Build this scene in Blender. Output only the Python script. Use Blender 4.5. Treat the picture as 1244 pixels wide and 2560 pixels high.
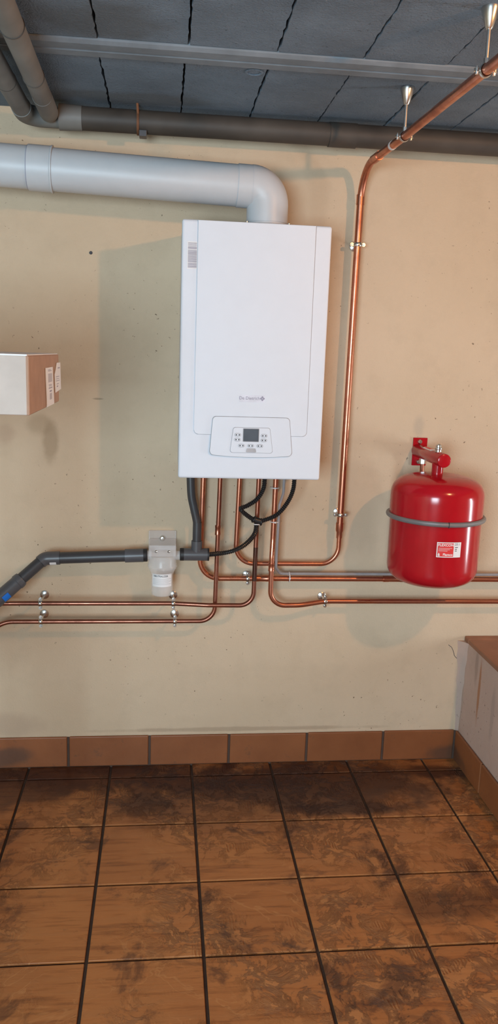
import bpy, bmesh, math, random
from mathutils import Vector, Matrix
random.seed(7)
scene = bpy.context.scene
for o in list(bpy.data.objects): bpy.data.objects.remove(o)

# ------------------------------------------------------------------ camera
FPX = 1997.4; PITCH, ROLL, YAW = 0.196, 0.0343, 0.111
CAM = Vector((0.0, -2.846, 1.5625))
def cam_axes():
    cy, sy, cp, sp, cr, sr = math.cos(YAW), math.sin(YAW), math.cos(PITCH), math.sin(PITCH), math.cos(ROLL), math.sin(ROLL)
    f = Vector((sy*cp, cy*cp, -sp)); r = Vector((cy, -sy, 0)); u = r.cross(f)
    return cr*r + sr*u, cr*u - sr*r, f
AR, AU, AF = cam_axes()
cd = bpy.data.cameras.new('camera'); cam = bpy.data.objects.new('camera', cd)
scene.collection.objects.link(cam); scene.camera = cam
cd.sensor_fit = 'VERTICAL'; cd.sensor_height = 36.0; cd.lens = 36.0*FPX/2560.0
cd.clip_start = 0.05
M = Matrix((AR, AU, -AF)).transposed().to_4x4(); M.translation = CAM; cam.matrix_world = M

def ray(px, py): return AF + (px-622)/FPX*AR - (py-1280)/FPX*AU
def W(px, py, p):                       # photo pixel -> point at distance p from the boiler wall (Y = -p)
    d = ray(px, py); return CAM + d*((-p-CAM.y)/d.y)
def WZ(px, py, z):
    d = ray(px, py); return CAM + d*((z-CAM.z)/d.z)
def WX(px, py, x):
    d = ray(px, py); return CAM + d*((x-CAM.x)/d.x)

# ------------------------------------------------------------------ world, light, exposure
world = bpy.data.worlds.new('World'); scene.world = world; world.use_nodes = True
world.node_tree.nodes['Background'].inputs[0].default_value = (.62, .78, 1, 1)
world.node_tree.nodes['Background'].inputs[1].default_value = 1.0
vs = scene.view_settings; vs.view_transform = 'Standard'; vs.look = 'None'; vs.gamma = 1; vs.use_curve_mapping = False
vs.exposure = -0.46
LAMP = Vector((1.30, -1.85, 2.248))
def area(name, loc, direction, sx, sy, power, col):
    l = bpy.data.lights.new(name, 'AREA'); l.shape = 'RECTANGLE'; l.size = sx; l.size_y = sy; l.energy = power; l.color = col
    o = bpy.data.objects.new(name, l); scene.collection.objects.link(o); o.location = loc
    o.rotation_euler = Vector(direction).to_track_quat('-Z', 'Z').to_euler(); return o
# daylight entering through the two windows of the cellar
area('daylight_front_window', (-0.95, -4.52, 1.38), (0.0, 1, 0), 1.3, 1.12, 185, (.66, .86, 1.0))
area('daylight_side_window', (3.12, -1.05, 0.80), (-1, 0.3, 0), 0.9, 0.14, 32, (.86, .94, 1.0))

# ------------------------------------------------------------------ helpers
COL = scene.collection; ORG = {}
def finish(o, parent, origin):
    COL.objects.link(o); ORG[o.name] = origin
    if parent is not None:
        o.parent = parent; o.location = origin - ORG[parent.name]
    else: o.location = origin
    return o
def build(name, bm, mat, parent=None, sharp=35, **props):
    bmesh.ops.recalc_face_normals(bm, faces=bm.faces[:])
    vs_ = [v.co for v in bm.verts]
    lo = Vector([min(v[i] for v in vs_) for i in range(3)]); hi = Vector([max(v[i] for v in vs_) for i in range(3)])
    org = Vector(((lo.x+hi.x)/2, (lo.y+hi.y)/2, lo.z))
    bmesh.ops.translate(bm, verts=bm.verts[:], vec=-org)
    me = bpy.data.meshes.new(name); bm.to_mesh(me); bm.free()
    if sharp:
        for p in me.polygons: p.use_smooth = True
        me.set_sharp_from_angle(angle=math.radians(sharp))
    me.materials.append(mat)
    o = bpy.data.objects.new(name, me); finish(o, parent, org)
    for k, v in props.items(): o[k] = v
    return o
def thing(name, label, cat, loc, group=None):
    o = bpy.data.objects.new(name, None); o.empty_display_size = .05
    finish(o, None, Vector(loc)); o['label'] = label; o['category'] = cat
    if group: o['group'] = group
    return o
def link_mesh(name, me, loc, parent, rz=0):
    o = bpy.data.objects.new(name, me); finish(o, parent, Vector(loc)); o.rotation_euler.z = rz; return o
def box(lo, hi, bevel=0, seg=2, bm=None):
    b = bmesh.new()
    bmesh.ops.create_cube(b, size=1)
    lo, hi = Vector(lo), Vector(hi)
    for v in b.verts: v.co = Vector([(lo[i]+hi[i])/2 + v.co[i]*(hi[i]-lo[i]) for i in range(3)])
    if bevel: bmesh.ops.bevel(b, geom=b.edges[:], offset=bevel, segments=seg, affect='EDGES', profile=.5)
    return merge(bm, b)
def merge(bm, b):
    if bm is None: return b
    me = bpy.data.meshes.new('tmp'); b.to_mesh(me); b.free(); bm.from_mesh(me); bpy.data.meshes.remove(me); return bm
def fillet(pts, radii, n=8):
    if not isinstance(radii, (list, tuple)): radii = [radii]*len(pts)
    out = [pts[0].copy()]
    for i in range(1, len(pts)-1):
        a, b, c = pts[i-1], pts[i], pts[i+1]
        u = (a-b).normalized(); v = (c-b).normalized(); ang = u.angle(v)
        if ang > math.pi-0.02 or radii[i] <= 0: out.append(b.copy()); continue
        t = min(radii[i]/math.tan(ang/2), .48*(a-b).length if i > 1 else .98*(a-b).length, .48*(c-b).length if i < len(pts)-2 else .98*(c-b).length)
        r = t*math.tan(ang/2); p0 = b+u*t; p1 = b+v*t
        cen = b+(u+v).normalized()*(r/math.sin(ang/2)); e0 = p0-cen; e1 = p1-cen; tot = e0.angle(e1)
        for k in range(n+1):
            s = k/n; out.append(cen + (e0*math.sin((1-s)*tot)+e1*math.sin(s*tot))/math.sin(tot))
    out.append(pts[-1].copy()); return out
def sweep(path, rad, seg=16, bm=None, caps=True):
    b = bm or bmesh.new(); n = len(path)
    rf = rad if callable(rad) else (lambda i: rad)
    T = [((path[min(i+1, n-1)]-path[max(i-1, 0)]).normalized()) for i in range(n)]
    N = T[0].orthogonal().normalized(); rings = []
    for i in range(n):
        if i: N = (T[i-1].rotation_difference(T[i]) @ N)
        N = (N - T[i]*N.dot(T[i])).normalized(); B = T[i].cross(N); r = rf(i)
        rings.append([b.verts.new(path[i]+(N*math.cos(2*math.pi*k/seg)+B*math.sin(2*math.pi*k/seg))*r) for k in range(seg)])
    for i in range(n-1):
        for k in range(seg): b.faces.new((rings[i][k], rings[i][(k+1) % seg], rings[i+1][(k+1) % seg], rings[i+1][k]))
    if caps: b.faces.new(rings[0][::-1]); b.faces.new(rings[-1])
    return b
def cyl(a, c, r, seg=20, bm=None, r2=None):
    a, c = Vector(a), Vector(c); return sweep([a, c], (lambda i: (r, r2)[i]) if r2 is not None else r, seg, bm)
def lathe(profile, base, axis=(0, 0, 1), seg=40, bm=None):
    b = bm or bmesh.new(); ax = Vector(axis).normalized(); N = ax.orthogonal().normalized(); B = ax.cross(N); base = Vector(base); rings = []
    for r, h in profile:
        if r < 1e-6: rings.append([b.verts.new(base+ax*h)])
        else: rings.append([b.verts.new(base+ax*h+(N*math.cos(2*math.pi*k/seg)+B*math.sin(2*math.pi*k/seg))*r) for k in range(seg)])
    for i in range(len(rings)-1):
        A, C = rings[i], rings[i+1]
        for k in range(seg):
            k2 = (k+1) % seg
            if len(A) == 1 and len(C) == 1: continue
            if len(A) == 1: b.faces.new((A[0], C[k2], C[k]))
            elif len(C) == 1: b.faces.new((A[k], A[k2], C[0]))
            else: b.faces.new((A[k], A[k2], C[k2], C[k]))
    if len(rings[0]) > 1: b.faces.new(rings[0][::-1])
    if len(rings[-1]) > 1: b.faces.new(rings[-1])
    return b
def ring(cen, axis, R, r, seg=24, sec=8, bm=None, flat=1.0):
    b = bm or bmesh.new(); ax = Vector(axis).normalized(); N = ax.orthogonal().normalized(); B = ax.cross(N); cen = Vector(cen); rows = []
    for k in range(seg):
        d = N*math.cos(2*math.pi*k/seg)+B*math.sin(2*math.pi*k/seg)
        rows.append([b.verts.new(cen+d*(R+r*math.cos(2*math.pi*j/sec))+ax*(r*flat*math.sin(2*math.pi*j/sec))) for j in range(sec)])
    for k in range(seg):
        for j in range(sec): b.faces.new((rows[k][j], rows[(k+1) % seg][j], rows[(k+1) % seg][(j+1) % sec], rows[k][(j+1) % sec]))
    return b
def round_poly(pts, r, n=5):
    out = []; m = len(pts); P = [Vector((a[0], a[1], 0)) for a in pts]
    for i in range(m):
        f_ = fillet([P[i-1].lerp(P[i], .5), P[i], P[i].lerp(P[(i+1) % m], .5)], r, n)
        out += [(v.x, v.y) for v in f_[1:-1]]
    return out
def prism(poly, p0, p1, bm=None, bevel=0):        # polygon in (x, z), from distance p0 to p1 off the wall
    b = bmesh.new()
    A = [b.verts.new((x, -p0, z)) for x, z in poly]; C = [b.verts.new((x, -p1, z)) for x, z in poly]; n = len(poly)
    f0 = b.faces.new(A[::-1]); f1 = b.faces.new(C)
    for i in range(n): b.faces.new((A[i], A[(i+1) % n], C[(i+1) % n], C[i]))
    if bevel: bmesh.ops.bevel(b, geom=list(f1.edges), offset=bevel, segments=2, affect='EDGES', profile=.5)
    return merge(bm, b)
def text_bm(txt, size, place, extrude=.0002, bold=0.0):
    c = bpy.data.curves.new('t', 'FONT'); c.body = txt; c.size = size; c.extrude = extrude; c.align_x = 'CENTER'; c.align_y = 'CENTER'; c.resolution_u = 3; c.offset = bold
    o = bpy.data.objects.new('t', c); me = bpy.data.meshes.new_from_object(o); b = bmesh.new(); b.from_mesh(me)
    bpy.data.objects.remove(o); bpy.data.meshes.remove(me); bpy.data.curves.remove(c)
    for v in b.verts: v.co = place(v.co.x, v.co.y, v.co.z)
    return b

# ------------------------------------------------------------------ materials
MATS = {}
def nmat(name):
    m = bpy.data.materials.new(name); m.use_nodes = True; nt = m.node_tree
    return m, nt, nt.nodes['Principled BSDF']
def noise(nt, scale, detail=4, rough=.55, vec=None, stretch=None, rot=None, dist=0):
    n = nt.nodes.new('ShaderNodeTexNoise'); n.inputs['Scale'].default_value = scale; n.inputs['Detail'].default_value = detail
    n.inputs['Roughness'].default_value = rough; n.inputs['Distortion'].default_value = dist
    src = vec or nt.nodes.new('ShaderNodeNewGeometry').outputs['Position']
    if stretch:
        mp = nt.nodes.new('ShaderNodeMapping'); mp.inputs['Scale'].default_value = stretch
        if rot: mp.inputs['Rotation'].default_value = rot
        nt.links.new(src, mp.inputs['Vector']); src = mp.outputs['Vector']
    nt.links.new(src, n.inputs['Vector']); return n.outputs['Fac']
def ramp(nt, fac, stops):
    r = nt.nodes.new('ShaderNodeValToRGB'); el = r.color_ramp.elements
    while len(el) < len(stops): el.new(.5)
    for e, (p, c) in zip(el, stops): e.position = p; e.color = (c if len(c) == 4 else (*c, 1)) if isinstance(c, tuple) else (c, c, c, 1)
    nt.links.new(fac, r.inputs[0]); return r.outputs[0]
def mix(nt, fac, a, b, mode='MIX'):
    n = nt.nodes.new('ShaderNodeMix'); n.data_type = 'RGBA'; n.blend_type = mode
    for s, v in ((0, fac), (6, a), (7, b)):
        if isinstance(v, (int, float)): n.inputs[s].default_value = v
        elif isinstance(v, tuple): n.inputs[s].default_value = (*v, 1) if len(v) == 3 else v
        else: nt.links.new(v, n.inputs[s])
    return n.outputs[2]
def bump(nt, bsdf, h, strength=.3, dist=.01):
    b = nt.nodes.new('ShaderNodeBump'); b.inputs['Strength'].default_value = strength; b.inputs['Distance'].default_value = dist
    nt.links.new(h, b.inputs['Height']); nt.links.new(b.outputs[0], bsdf.inputs['Normal'])
def blob(nt, cen, rx, ry, rz, soft=.6, wob=.25, nscale=9):        # a patch (stain, painted shade) with a ragged outline at a fixed place
    g = nt.nodes.new('ShaderNodeNewGeometry').outputs['Position']
    s = nt.nodes.new('ShaderNodeVectorMath'); s.operation = 'SUBTRACT'; nt.links.new(g, s.inputs[0]); s.inputs[1].default_value = cen
    m = nt.nodes.new('ShaderNodeVectorMath'); m.operation = 'MULTIPLY'; nt.links.new(s.outputs[0], m.inputs[0]); m.inputs[1].default_value = (1/rx, 1/ry, 1/rz)
    l = nt.nodes.new('ShaderNodeVectorMath'); l.operation = 'LENGTH'; nt.links.new(m.outputs[0], l.inputs[0])
    nz = noise(nt, nscale, 5, .6)
    a = nt.nodes.new('ShaderNodeMath'); a.operation = 'MULTIPLY_ADD'; nt.links.new(nz, a.inputs[0]); a.inputs[1].default_value = wob*4; nt.links.new(l.outputs['Value'], a.inputs[2])
    return ramp(nt, a.outputs[0], [(max(0., (1+wob*2-soft)/3), 1.), ((1+wob*2)/3, 0.)]) if False else rampv(nt, a.outputs[0], 1+wob*2-soft, 1+wob*2)
def rampv(nt, v, a, b):
    m = nt.nodes.new('ShaderNodeMapRange'); m.interpolation_type = 'SMOOTHSTEP'; nt.links.new(v, m.inputs[0])
    m.inputs[1].default_value = a; m.inputs[2].default_value = b; m.inputs[3].default_value = 1; m.inputs[4].default_value = 0
    return m.outputs[0]
def mul(nt, a, k):
    m = nt.nodes.new('ShaderNodeMath'); m.operation = 'MULTIPLY'; nt.links.new(a, m.inputs[0])
    if isinstance(k, (int, float)): m.inputs[1].default_value = k
    else: nt.links.new(k, m.inputs[1])
    return m.outputs[0]
def simple(name, col, rough=.5, metal=0, var=.12, scale=20, bmp=0, bscale=120, coat=0, **kw):
    m, nt, b = nmat(name); b.inputs['Roughness'].default_value = rough; b.inputs['Metallic'].default_value = metal
    f = noise(nt, scale, 3)
    lo = tuple(c*(1-var) for c in col); hi = tuple(min(1, c*(1+var)) for c in col)
    nt.links.new(ramp(nt, f, [(.3, lo), (.7, hi)]), b.inputs['Base Color'])
    if bmp: bump(nt, b, noise(nt, bscale, 4), bmp, .002)
    if coat: b.inputs['Coat Weight'].default_value = coat; b.inputs['Coat Roughness'].default_value = .12
    for k, v in kw.items(): b.inputs[k.replace('_', ' ')].default_value = v
    return m
def m_plaster(name, base, base2, stains_and_shade=()):
    m, nt, b = nmat(name); b.inputs['Roughness'].default_value = .85; b.inputs['Specular IOR Level'].default_value = .25
    c = ramp(nt, noise(nt, 1.6, 5, .6), [(.3, base), (.7, base2)])
    c = mix(nt, mul(nt, ramp(nt, noise(nt, 7, 6, .65), [(.5, 0.), (.75, 1.)]), .25), c, tuple(x*.72 for x in base))
    spk = ramp(nt, noise(nt, 62, 3, .6), [(.665, 0.), (.70, 1.)])
    gate = ramp(nt, noise(nt, 2.1, 2), [(.46, 0.), (.56, 1.)])
    c = mix(nt, mul(nt, mul(nt, spk, gate), .75), c, (.09, .05, .03))
    for cen, rx, ry, rz, col, amt in stains_and_shade:
        c = mix(nt, mul(nt, blob(nt, cen, rx, ry, rz), amt), c, col)
    nt.links.new(c, b.inputs['Base Color'])
    h = mix(nt, .35, noise(nt, 14, 5, .6), noise(nt, 160, 4, .7))
    bump(nt, b, h, .35, .012); return m
_s = lambda px, py: tuple(W(px, py, 0))
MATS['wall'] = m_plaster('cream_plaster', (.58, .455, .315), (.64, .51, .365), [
    (_s(125, 1105), .035, .1, .10, (.33, .24, .15), .55), (_s(100, 1060), .06, .1, .05, (.36, .27, .17), .45),
    (_s(15, 1085), .04, .1, .05, (.42, .28, .2), .3), (_s(0, 1815), .2, .1, .07, (.36, .25, .18), .35),  # low patch at far left paints shade into the plaster colour
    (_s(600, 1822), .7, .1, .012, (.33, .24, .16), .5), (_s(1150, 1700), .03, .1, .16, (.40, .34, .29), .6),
    (_s(1046, 1065), .03, .1, .06, (.42, .36, .28), .5), (_s(245, 997), .022, .1, .004, (.25, .2, .14), .6)])
MATS['wall_plain'] = m_plaster('cream_plaster_plain', (.58, .49, .35), (.64, .54, .39))
MATS['ledge'] = m_plaster('pink_grey_paint', (.50, .36, .295), (.58, .43, .36), [
    ((1.18, -.17, .36), .1, .012, .16, (.40, .17, .07), .8), ((1.18, -.13, .44), .1, .02, .09, (.34, .25, .2), .6),
    ((1.18, -.01, .3), .1, .03, .25, (.40, .35, .31), .5), ((1.18, -.3, .33), .1, .02, .12, (.38, .29, .24), .5)])
def m_block():
    m, nt, b = nmat('concrete_block'); b.inputs['Roughness'].default_value = .92
    c = ramp(nt, noise(nt, 5, 5, .6), [(.3, (.13, .172, .215)), (.7, (.20, .262, .325))])
    c = mix(nt, ramp(nt, noise(nt, 90, 4, .7), [(.62, 0.), (.72, .8)]), c, (.05, .055, .06))
    c = mix(nt, mul(nt, blob(nt, tuple(WZ(250, 60, 2.31)), .2, .16, .3), .55), c, (.09, .09, .085))
    c = mix(nt, mul(nt, blob(nt, tuple(WZ(330, 250, 2.31)), .35, .09, .3), .5), c, (.09, .085, .075))
    nt.links.new(c, b.inputs['Base Color'])
    bump(nt, b, mix(nt, .5, noise(nt, 70, 5, .75), noise(nt, 190, 3, .6)), .9, .012); return m
MATS['block'] = m_block()
MATS['joist'] = simple('smooth_concrete', (.19, .225, .255), .85, var=.2, scale=9, bmp=.4)
MATS['slab'] = simple('dark_slab', (.02, .02, .02), .95)
def m_tile():
    m, nt, b = nmat('brown_floor_tile')
    oi = nt.nodes.new('ShaderNodeObjectInfo').outputs['Random']
    c = ramp(nt, noise(nt, 4, 5, .6), [(.25, (.37, .128, .033)), (.75, (.55, .215, .06))])
    c = mix(nt, .22, c, ramp(nt, oi, [(0, (.17, .055, .018)), (1, (.33, .125, .04))]))
    # broom strokes in the clay film
    st = noise(nt, 26, 5, .62, stretch=(.16, 1.7, 1), rot=(0, 0, .5))
    c = mix(nt, mul(nt, ramp(nt, st, [(.40, 0.), (.62, 1.)]), .55), c, (.40, .17, .058))
    c = mix(nt, mul(nt, ramp(nt, st, [(.32, 1.), (.48, 0.)]), .55), c, (.10, .034, .014))
    # patches of dried mud with crisp edges and boot-tread ridges
    big = ramp(nt, noise(nt, 2.3, 3, .5), [(.42, 0.), (.56, 1.)])
    ds = noise(nt, 11, 10, .72, dist=.55)
    mud = mul(nt, ramp(nt, ds, [(.48, 0.), (.56, 1.)]), big)
    wv = nt.nodes.new('ShaderNodeTexWave'); wv.inputs['Scale'].default_value = 34; wv.inputs['Distortion'].default_value = 5; wv.inputs['Detail'].default_value = 2
    wv.inputs['Detail Scale'].default_value = .6
    nt.links.new(nt.nodes.new('ShaderNodeNewGeometry').outputs['Position'], wv.inputs['Vector'])
    tread = mul(nt, mul(nt, wv.outputs['Fac'], ramp(nt, noise(nt, 12, 2), [(.56, 0.), (.62, 1.)])), mud)
    c = mix(nt, mul(nt, mud, .42), c, (.54, .25, .088))
    c = mix(nt, mul(nt, tread, .45), c, (.16, .06, .022))
    edge = mul(nt, ramp(nt, ds, [(.455, 0.), (.485, 1.), (.50, 0.)]), big)
    c = mix(nt, mul(nt, edge, .3), c, (.06, .022, .01))
    rg = ramp(nt, noise(nt, 5, 3, .5, dist=1.8), [(.485, 0.), (.5, 1.), (.515, 0.)])
    c = mix(nt, mul(nt, mul(nt, rg, ramp(nt, noise(nt, 3.1, 2), [(.45, 0.), (.6, 1.)])), .5), c, (.55, .27, .10))
    sc = noise(nt, 5.5, 8, .66, dist=.6)
    c = mix(nt, mul(nt, ramp(nt, sc, [(.56, 0.), (.64, 1.)]), .7), c, (.085, .032, .016))
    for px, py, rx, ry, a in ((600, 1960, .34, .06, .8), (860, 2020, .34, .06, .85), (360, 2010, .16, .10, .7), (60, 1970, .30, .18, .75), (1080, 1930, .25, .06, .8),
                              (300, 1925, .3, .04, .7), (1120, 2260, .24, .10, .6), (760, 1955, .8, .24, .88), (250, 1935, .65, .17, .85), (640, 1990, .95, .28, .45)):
        p = WZ(px, py, 0); c = mix(nt, mul(nt, blob(nt, tuple(p), rx, ry, .2), a), c, (.045, .014, .007))  # dirt by the wall, darkened further by shade painted into the tiles
    nt.links.new(c, b.inputs['Base Color'])
    nt.links.new(ramp(nt, mud, [(0., .42), (1., .75)]), b.inputs['Roughness'])
    h = nt.nodes.new('ShaderNodeMath'); h.operation = 'ADD'; nt.links.new(mul(nt, st, .25), h.inputs[0]); nt.links.new(mud, h.inputs[1])
    h2 = nt.nodes.new('ShaderNodeMath'); h2.operation = 'SUBTRACT'; nt.links.new(h.outputs[0], h2.inputs[0]); nt.links.new(mul(nt, tread, .8), h2.inputs[1])
    bump(nt, b, h2.outputs[0], .8, .005); return m
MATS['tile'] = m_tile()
MATS['grout'] = simple('dark_grout', (.040, .022, .014), .9, var=.3, bmp=.5)
def m_skirt():
    m, nt, b = nmat('tan_skirting_tile'); b.inputs['Roughness'].default_value = .5
    oi = nt.nodes.new('ShaderNodeObjectInfo').outputs['Random']
    c = ramp(nt, noise(nt, 6, 5, .6), [(.3, (.21, .068, .022)), (.7, (.30, .105, .036))])
    c = mix(nt, .25, c, ramp(nt, oi, [(0, (.20, .065, .02)), (1, (.34, .13, .05))]))
    c = mix(nt, mul(nt, ramp(nt, noise(nt, 24, 5, .7), [(.6, 0.), (.7, 1.)]), .4), c, (.09, .05, .03))
    for px, py in ((1120, 1880), (20, 1890)):
        c = mix(nt, mul(nt, blob(nt, tuple(W(px, py, 0)), .12, .2, .05), .65), c, (.06, .04, .03))
    nt.links.new(c, b.inputs['Base Color']); bump(nt, b, noise(nt, 30, 4), .2, .004); return m
MATS['skirt'] = m_skirt()
MATS['mortar'] = simple('brown_mortar', (.085, .052, .038), .9, bmp=.4)
MATS['ledge_top'] = simple('terracotta_slab', (.30, .135, .075), .6, var=.2, scale=8, bmp=.2)
def m_copper(name, bright, dull, thr):
    m, nt, b = nmat(name); b.inputs['Metallic'].default_value = 1
    f = noise(nt, 11, 5, .65)
    nt.links.new(ramp(nt, f, [(thr-.12, bright), (thr+.16, dull)]), b.inputs['Base Color'])
    nt.links.new(ramp(nt, f, [(thr-.12, .27), (thr+.16, .45)]), b.inputs['Roughness']); return m
MATS['copper'] = m_copper('copper', (.66, .285, .18), (.42, .165, .105), .5)
MATS['copper_dull'] = m_copper('tarnished_copper', (.46, .19, .125), (.26, .105, .072), .48)
MATS['char'] = m_copper('scorched_copper', (.17, .09, .07), (.07, .04, .035), .5)
MATS['white'] = simple('white_enamel', (.70, .745, .81), .5, var=.01)
MATS['white_panel'] = simple('white_plastic', (.70, .745, .81), .42, var=.01)
MATS['seam'] = simple('grey_seam', (.34, .34, .36), .6)
MATS['flue'] = simple('white_flue_enamel', (.55, .57, .59), .42, var=.02)
MATS['pvc'] = simple('grey_pvc', (.045, .046, .050), .4, var=.08)
MATS['pvc_light'] = simple('light_grey_pvc', (.08, .082, .09), .35, var=.08)
MATS['pvc_old'] = simple('dusty_grey_pvc', (.175, .175, .165), .55, var=.2, scale=6)
MATS['pvc_dark'] = simple('dirty_dark_pvc', (.058, .05, .042), .6, var=.35, scale=5)
MATS['rubber'] = simple('black_rubber', (.014, .014, .016), .5)
MATS['hose'] = simple('black_conduit', (.013, .013, .014), .35)
MATS['zinc'] = simple('zinc_steel', (.62, .62, .60), .28, metal=1, var=.2)
MATS['rust'] = simple('rusty_steel', (.22, .10, .05), .7, metal=.4, var=.4)
MATS['red'] = simple('red_enamel', (.42, .006, .014), .17, var=.06)
MATS['grey_ring'] = simple('grey_clamp_ring', (.22, .225, .235), .4, metal=.3)
MATS['paper'] = simple('white_paper', (.80, .80, .80), .6, var=.02)
MATS['ink'] = simple('dark_ink', (.05, .05, .06), .6)
MATS['ink_grey'] = simple('grey_print', (.34, .33, .40), .6)
MATS['ink_lilac'] = simple('lilac_print', (.30, .29, .38), .6)
MATS['plate'] = simple('pale_badge', (.69, .71, .79), .4)
MATS['label_red'] = simple('red_print', (.70, .04, .04), .5)
MATS['lcd'] = simple('dark_display', (.09, .11, .135), .2)
MATS['blue'] = simple('blue_sticker', (.01, .16, .62), .4)
MATS['tab'] = simple('grey_tab', (.42, .42, .44), .4)
MATS['card_light'] = simple('kraft_card', (.50, .43, .38), .8, var=.06, bmp=.15)
MATS['card'] = simple('brown_card', (.40, .25, .17), .8, var=.08, bmp=.15)
MATS['cable'] = simple('grey_cable', (.30, .285, .29), .45)
MATS['tie'] = simple('white_nylon', (.75, .73, .72), .4)
MATS['wood'] = simple('rack_board', (.30, .21, .13), .7, var=.25, scale=10)
MATS['steel'] = simple('painted_steel', (.20, .21, .23), .5)
def m_translucent():
    m, nt, b = nmat('frosted_plastic'); b.inputs['Roughness'].default_value = .25; b.inputs['Alpha'].default_value = .34
    f = noise(nt, 18, 3); nt.links.new(ramp(nt, f, [(.3, (.80, .80, .80)), (.7, (.92, .92, .92))]), b.inputs['Base Color']); return m
MATS['frost'] = m_translucent()
def m_emit(name, col, s):
    m, nt, b = nmat(name); b.inputs['Base Color'].default_value = (*col, 1); b.inputs['Emission Color'].default_value = (*col, 1); b.inputs['Emission Strength'].default_value = s; return m
MATS['bulb'] = m_emit('lit_bulb', (1, .72, .42), 4); MATS['bulb'].node_tree.nodes['Principled BSDF'].inputs['Alpha'].default_value = .06
MATS['pane'] = m_emit('bright_sky_pane', (.75, .88, 1), 1.2)

# ------------------------------------------------------------------ structure
XL, XR, YF, ZC = -2.2, 3.2, -4.6, 2.315
T = 0.305; TX0, TY0 = -1.5898*T, -0.4017
fl = build('floor', box((XL, YF, -.08), (XR, 0, -.006)), MATS['grout'], sharp=0, kind='structure')
xs = [XL]+[TX0+i*T for i in range(-40, 40) if XL+.02 < TX0+i*T < XR-.02]+[XR]
ys = [YF]+[TY0+i*T for i in range(-40, 40) if YF+.02 < TY0+i*T < -.02]+[0]
cache = {}
for i in range(len(xs)-1):
    for j in range(len(ys)-1):
        w, h = round(xs[i+1]-xs[i], 4), round(ys[j+1]-ys[j], 4)
        if (w, h) not in cache:
            g = .0045
            b = box((-w/2+g, -h/2+g, -.012), (w/2-g, h/2-g, 0), .0016, 1)
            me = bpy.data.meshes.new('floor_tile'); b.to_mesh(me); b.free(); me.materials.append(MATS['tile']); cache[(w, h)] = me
        o = link_mesh('floor_tile', cache[(w, h)], ((xs[i]+xs[i+1])/2, (ys[j]+ys[j+1])/2, random.uniform(-.0008, .0004)), fl)
WT = .12
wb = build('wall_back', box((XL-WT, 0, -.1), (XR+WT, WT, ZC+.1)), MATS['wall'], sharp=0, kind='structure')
build('wall_left', box((XL-WT, YF, -.1), (XL, 0, ZC+.1)), MATS['wall_plain'], sharp=0, kind='structure')
def holed(axis, lo, hi, h0, h1, z0, z1, name):   # wall with a window opening
    b = bmesh.new()
    def bx(a0, a1, c0, c1):
        L, H = list(lo), list(hi); L[axis], H[axis] = a0, a1; L[2], H[2] = c0, c1; box(L, H, bm=b)
    bx(lo[axis], h0, lo[2], hi[2]); bx(h1, hi[axis], lo[2], hi[2]); bx(h0, h1, lo[2], z0); bx(h0, h1, z1, hi[2])
    return build(name, b, MATS['wall_plain'], sharp=0, kind='structure')
holed(0, (XL-WT, YF-WT, -.1), (XR+WT, YF, ZC+.1), -1.65, -.25, .75, 1.98, 'wall_front')
holed(1, (XR, YF, -.1), (XR+WT, 0, ZC+.1), -1.62, -.68, .68, 1.0, 'wall_right')
def window(name, axis, at, out, a0, a1, z0, z1):
    def P(a, z, d): return (a, at+d*out, z) if axis == 0 else (at+d*out, a, z)
    def bar(bm, a, b_, c, d): 
        p, q = P(a, c, .03), P(b_, d, .07); return box([min(x, y) for x, y in zip(p, q)], [max(x, y) for x, y in zip(p, q)], bm=bm)
    f = bmesh.new(); w = .05
    bar(f, a0, a1, z0, z0+w); bar(f, a0, a1, z1-w, z1); bar(f, a0, a0+w, z0, z1); bar(f, a1-w, a1, z0, z1); bar(f, (a0+a1)/2-w/2, (a0+a1)/2+w/2, z0, z1)
    fr = build(name, f, MATS['white_panel'], sharp=0, kind='structure')
    for s in (0, 1):
        u0 = (a0+a1)/2+w/2 if s else a0+w; u1 = a1-w if s else (a0+a1)/2-w/2
        p, q = P(u0, z0+w, .048), P(u1, z1-w, .054)
        build('pane', box([min(x, y) for x, y in zip(p, q)], [max(x, y) for x, y in zip(p, q)]), MATS['pane'], fr, sharp=0)
window('window_1', 0, YF, -1, -1.65, -.25, .75, 1.98)
window('window_2', 1, XR, 1, -1.62, -.68, .68, 1.0)

# ceiling: hollow blocks laid between concrete joists
ce = build('ceiling', box((XL-WT, YF-WT, ZC+.03), (XR+WT, WT, ZC+.14)), MATS['slab'], sharp=0, kind='structure')
BW = .2235; BX0 = .046
def block_mesh(L, seed):
    r = random.Random(seed); b = bmesh.new(); n = 26; lo, hi = [], []
    for k in range(n+1):
        y = -L/2+L*k/n
        lo.append((-BW/2+.0006+r.uniform(0, .0045), y)); hi.append((BW/2-.0006-r.uniform(0, .0045), y))
    loop = lo+hi[::-1]
    A = [b.verts.new((x, y, 0)) for x, y in loop]; C = [b.verts.new((x, y, .04)) for x, y in loop]; m = len(loop)
    f = b.faces.new(A[::-1]); b.faces.new(C)
    for i in range(m): b.faces.new((A[i], C[i], C[(i+1) % m], A[(i+1) % m]))
    bmesh.ops.recalc_face_normals(b, faces=b.faces[:])
    me = bpy.data.meshes.new('ceiling_block'); b.to_mesh(me); b.free(); me.materials.append(MATS['block']); return me
rows = [(-.53, 0.0)]
y = -.645
while y > YF: rows.append((max(y-.51, YF), y)); y -= .625
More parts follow.
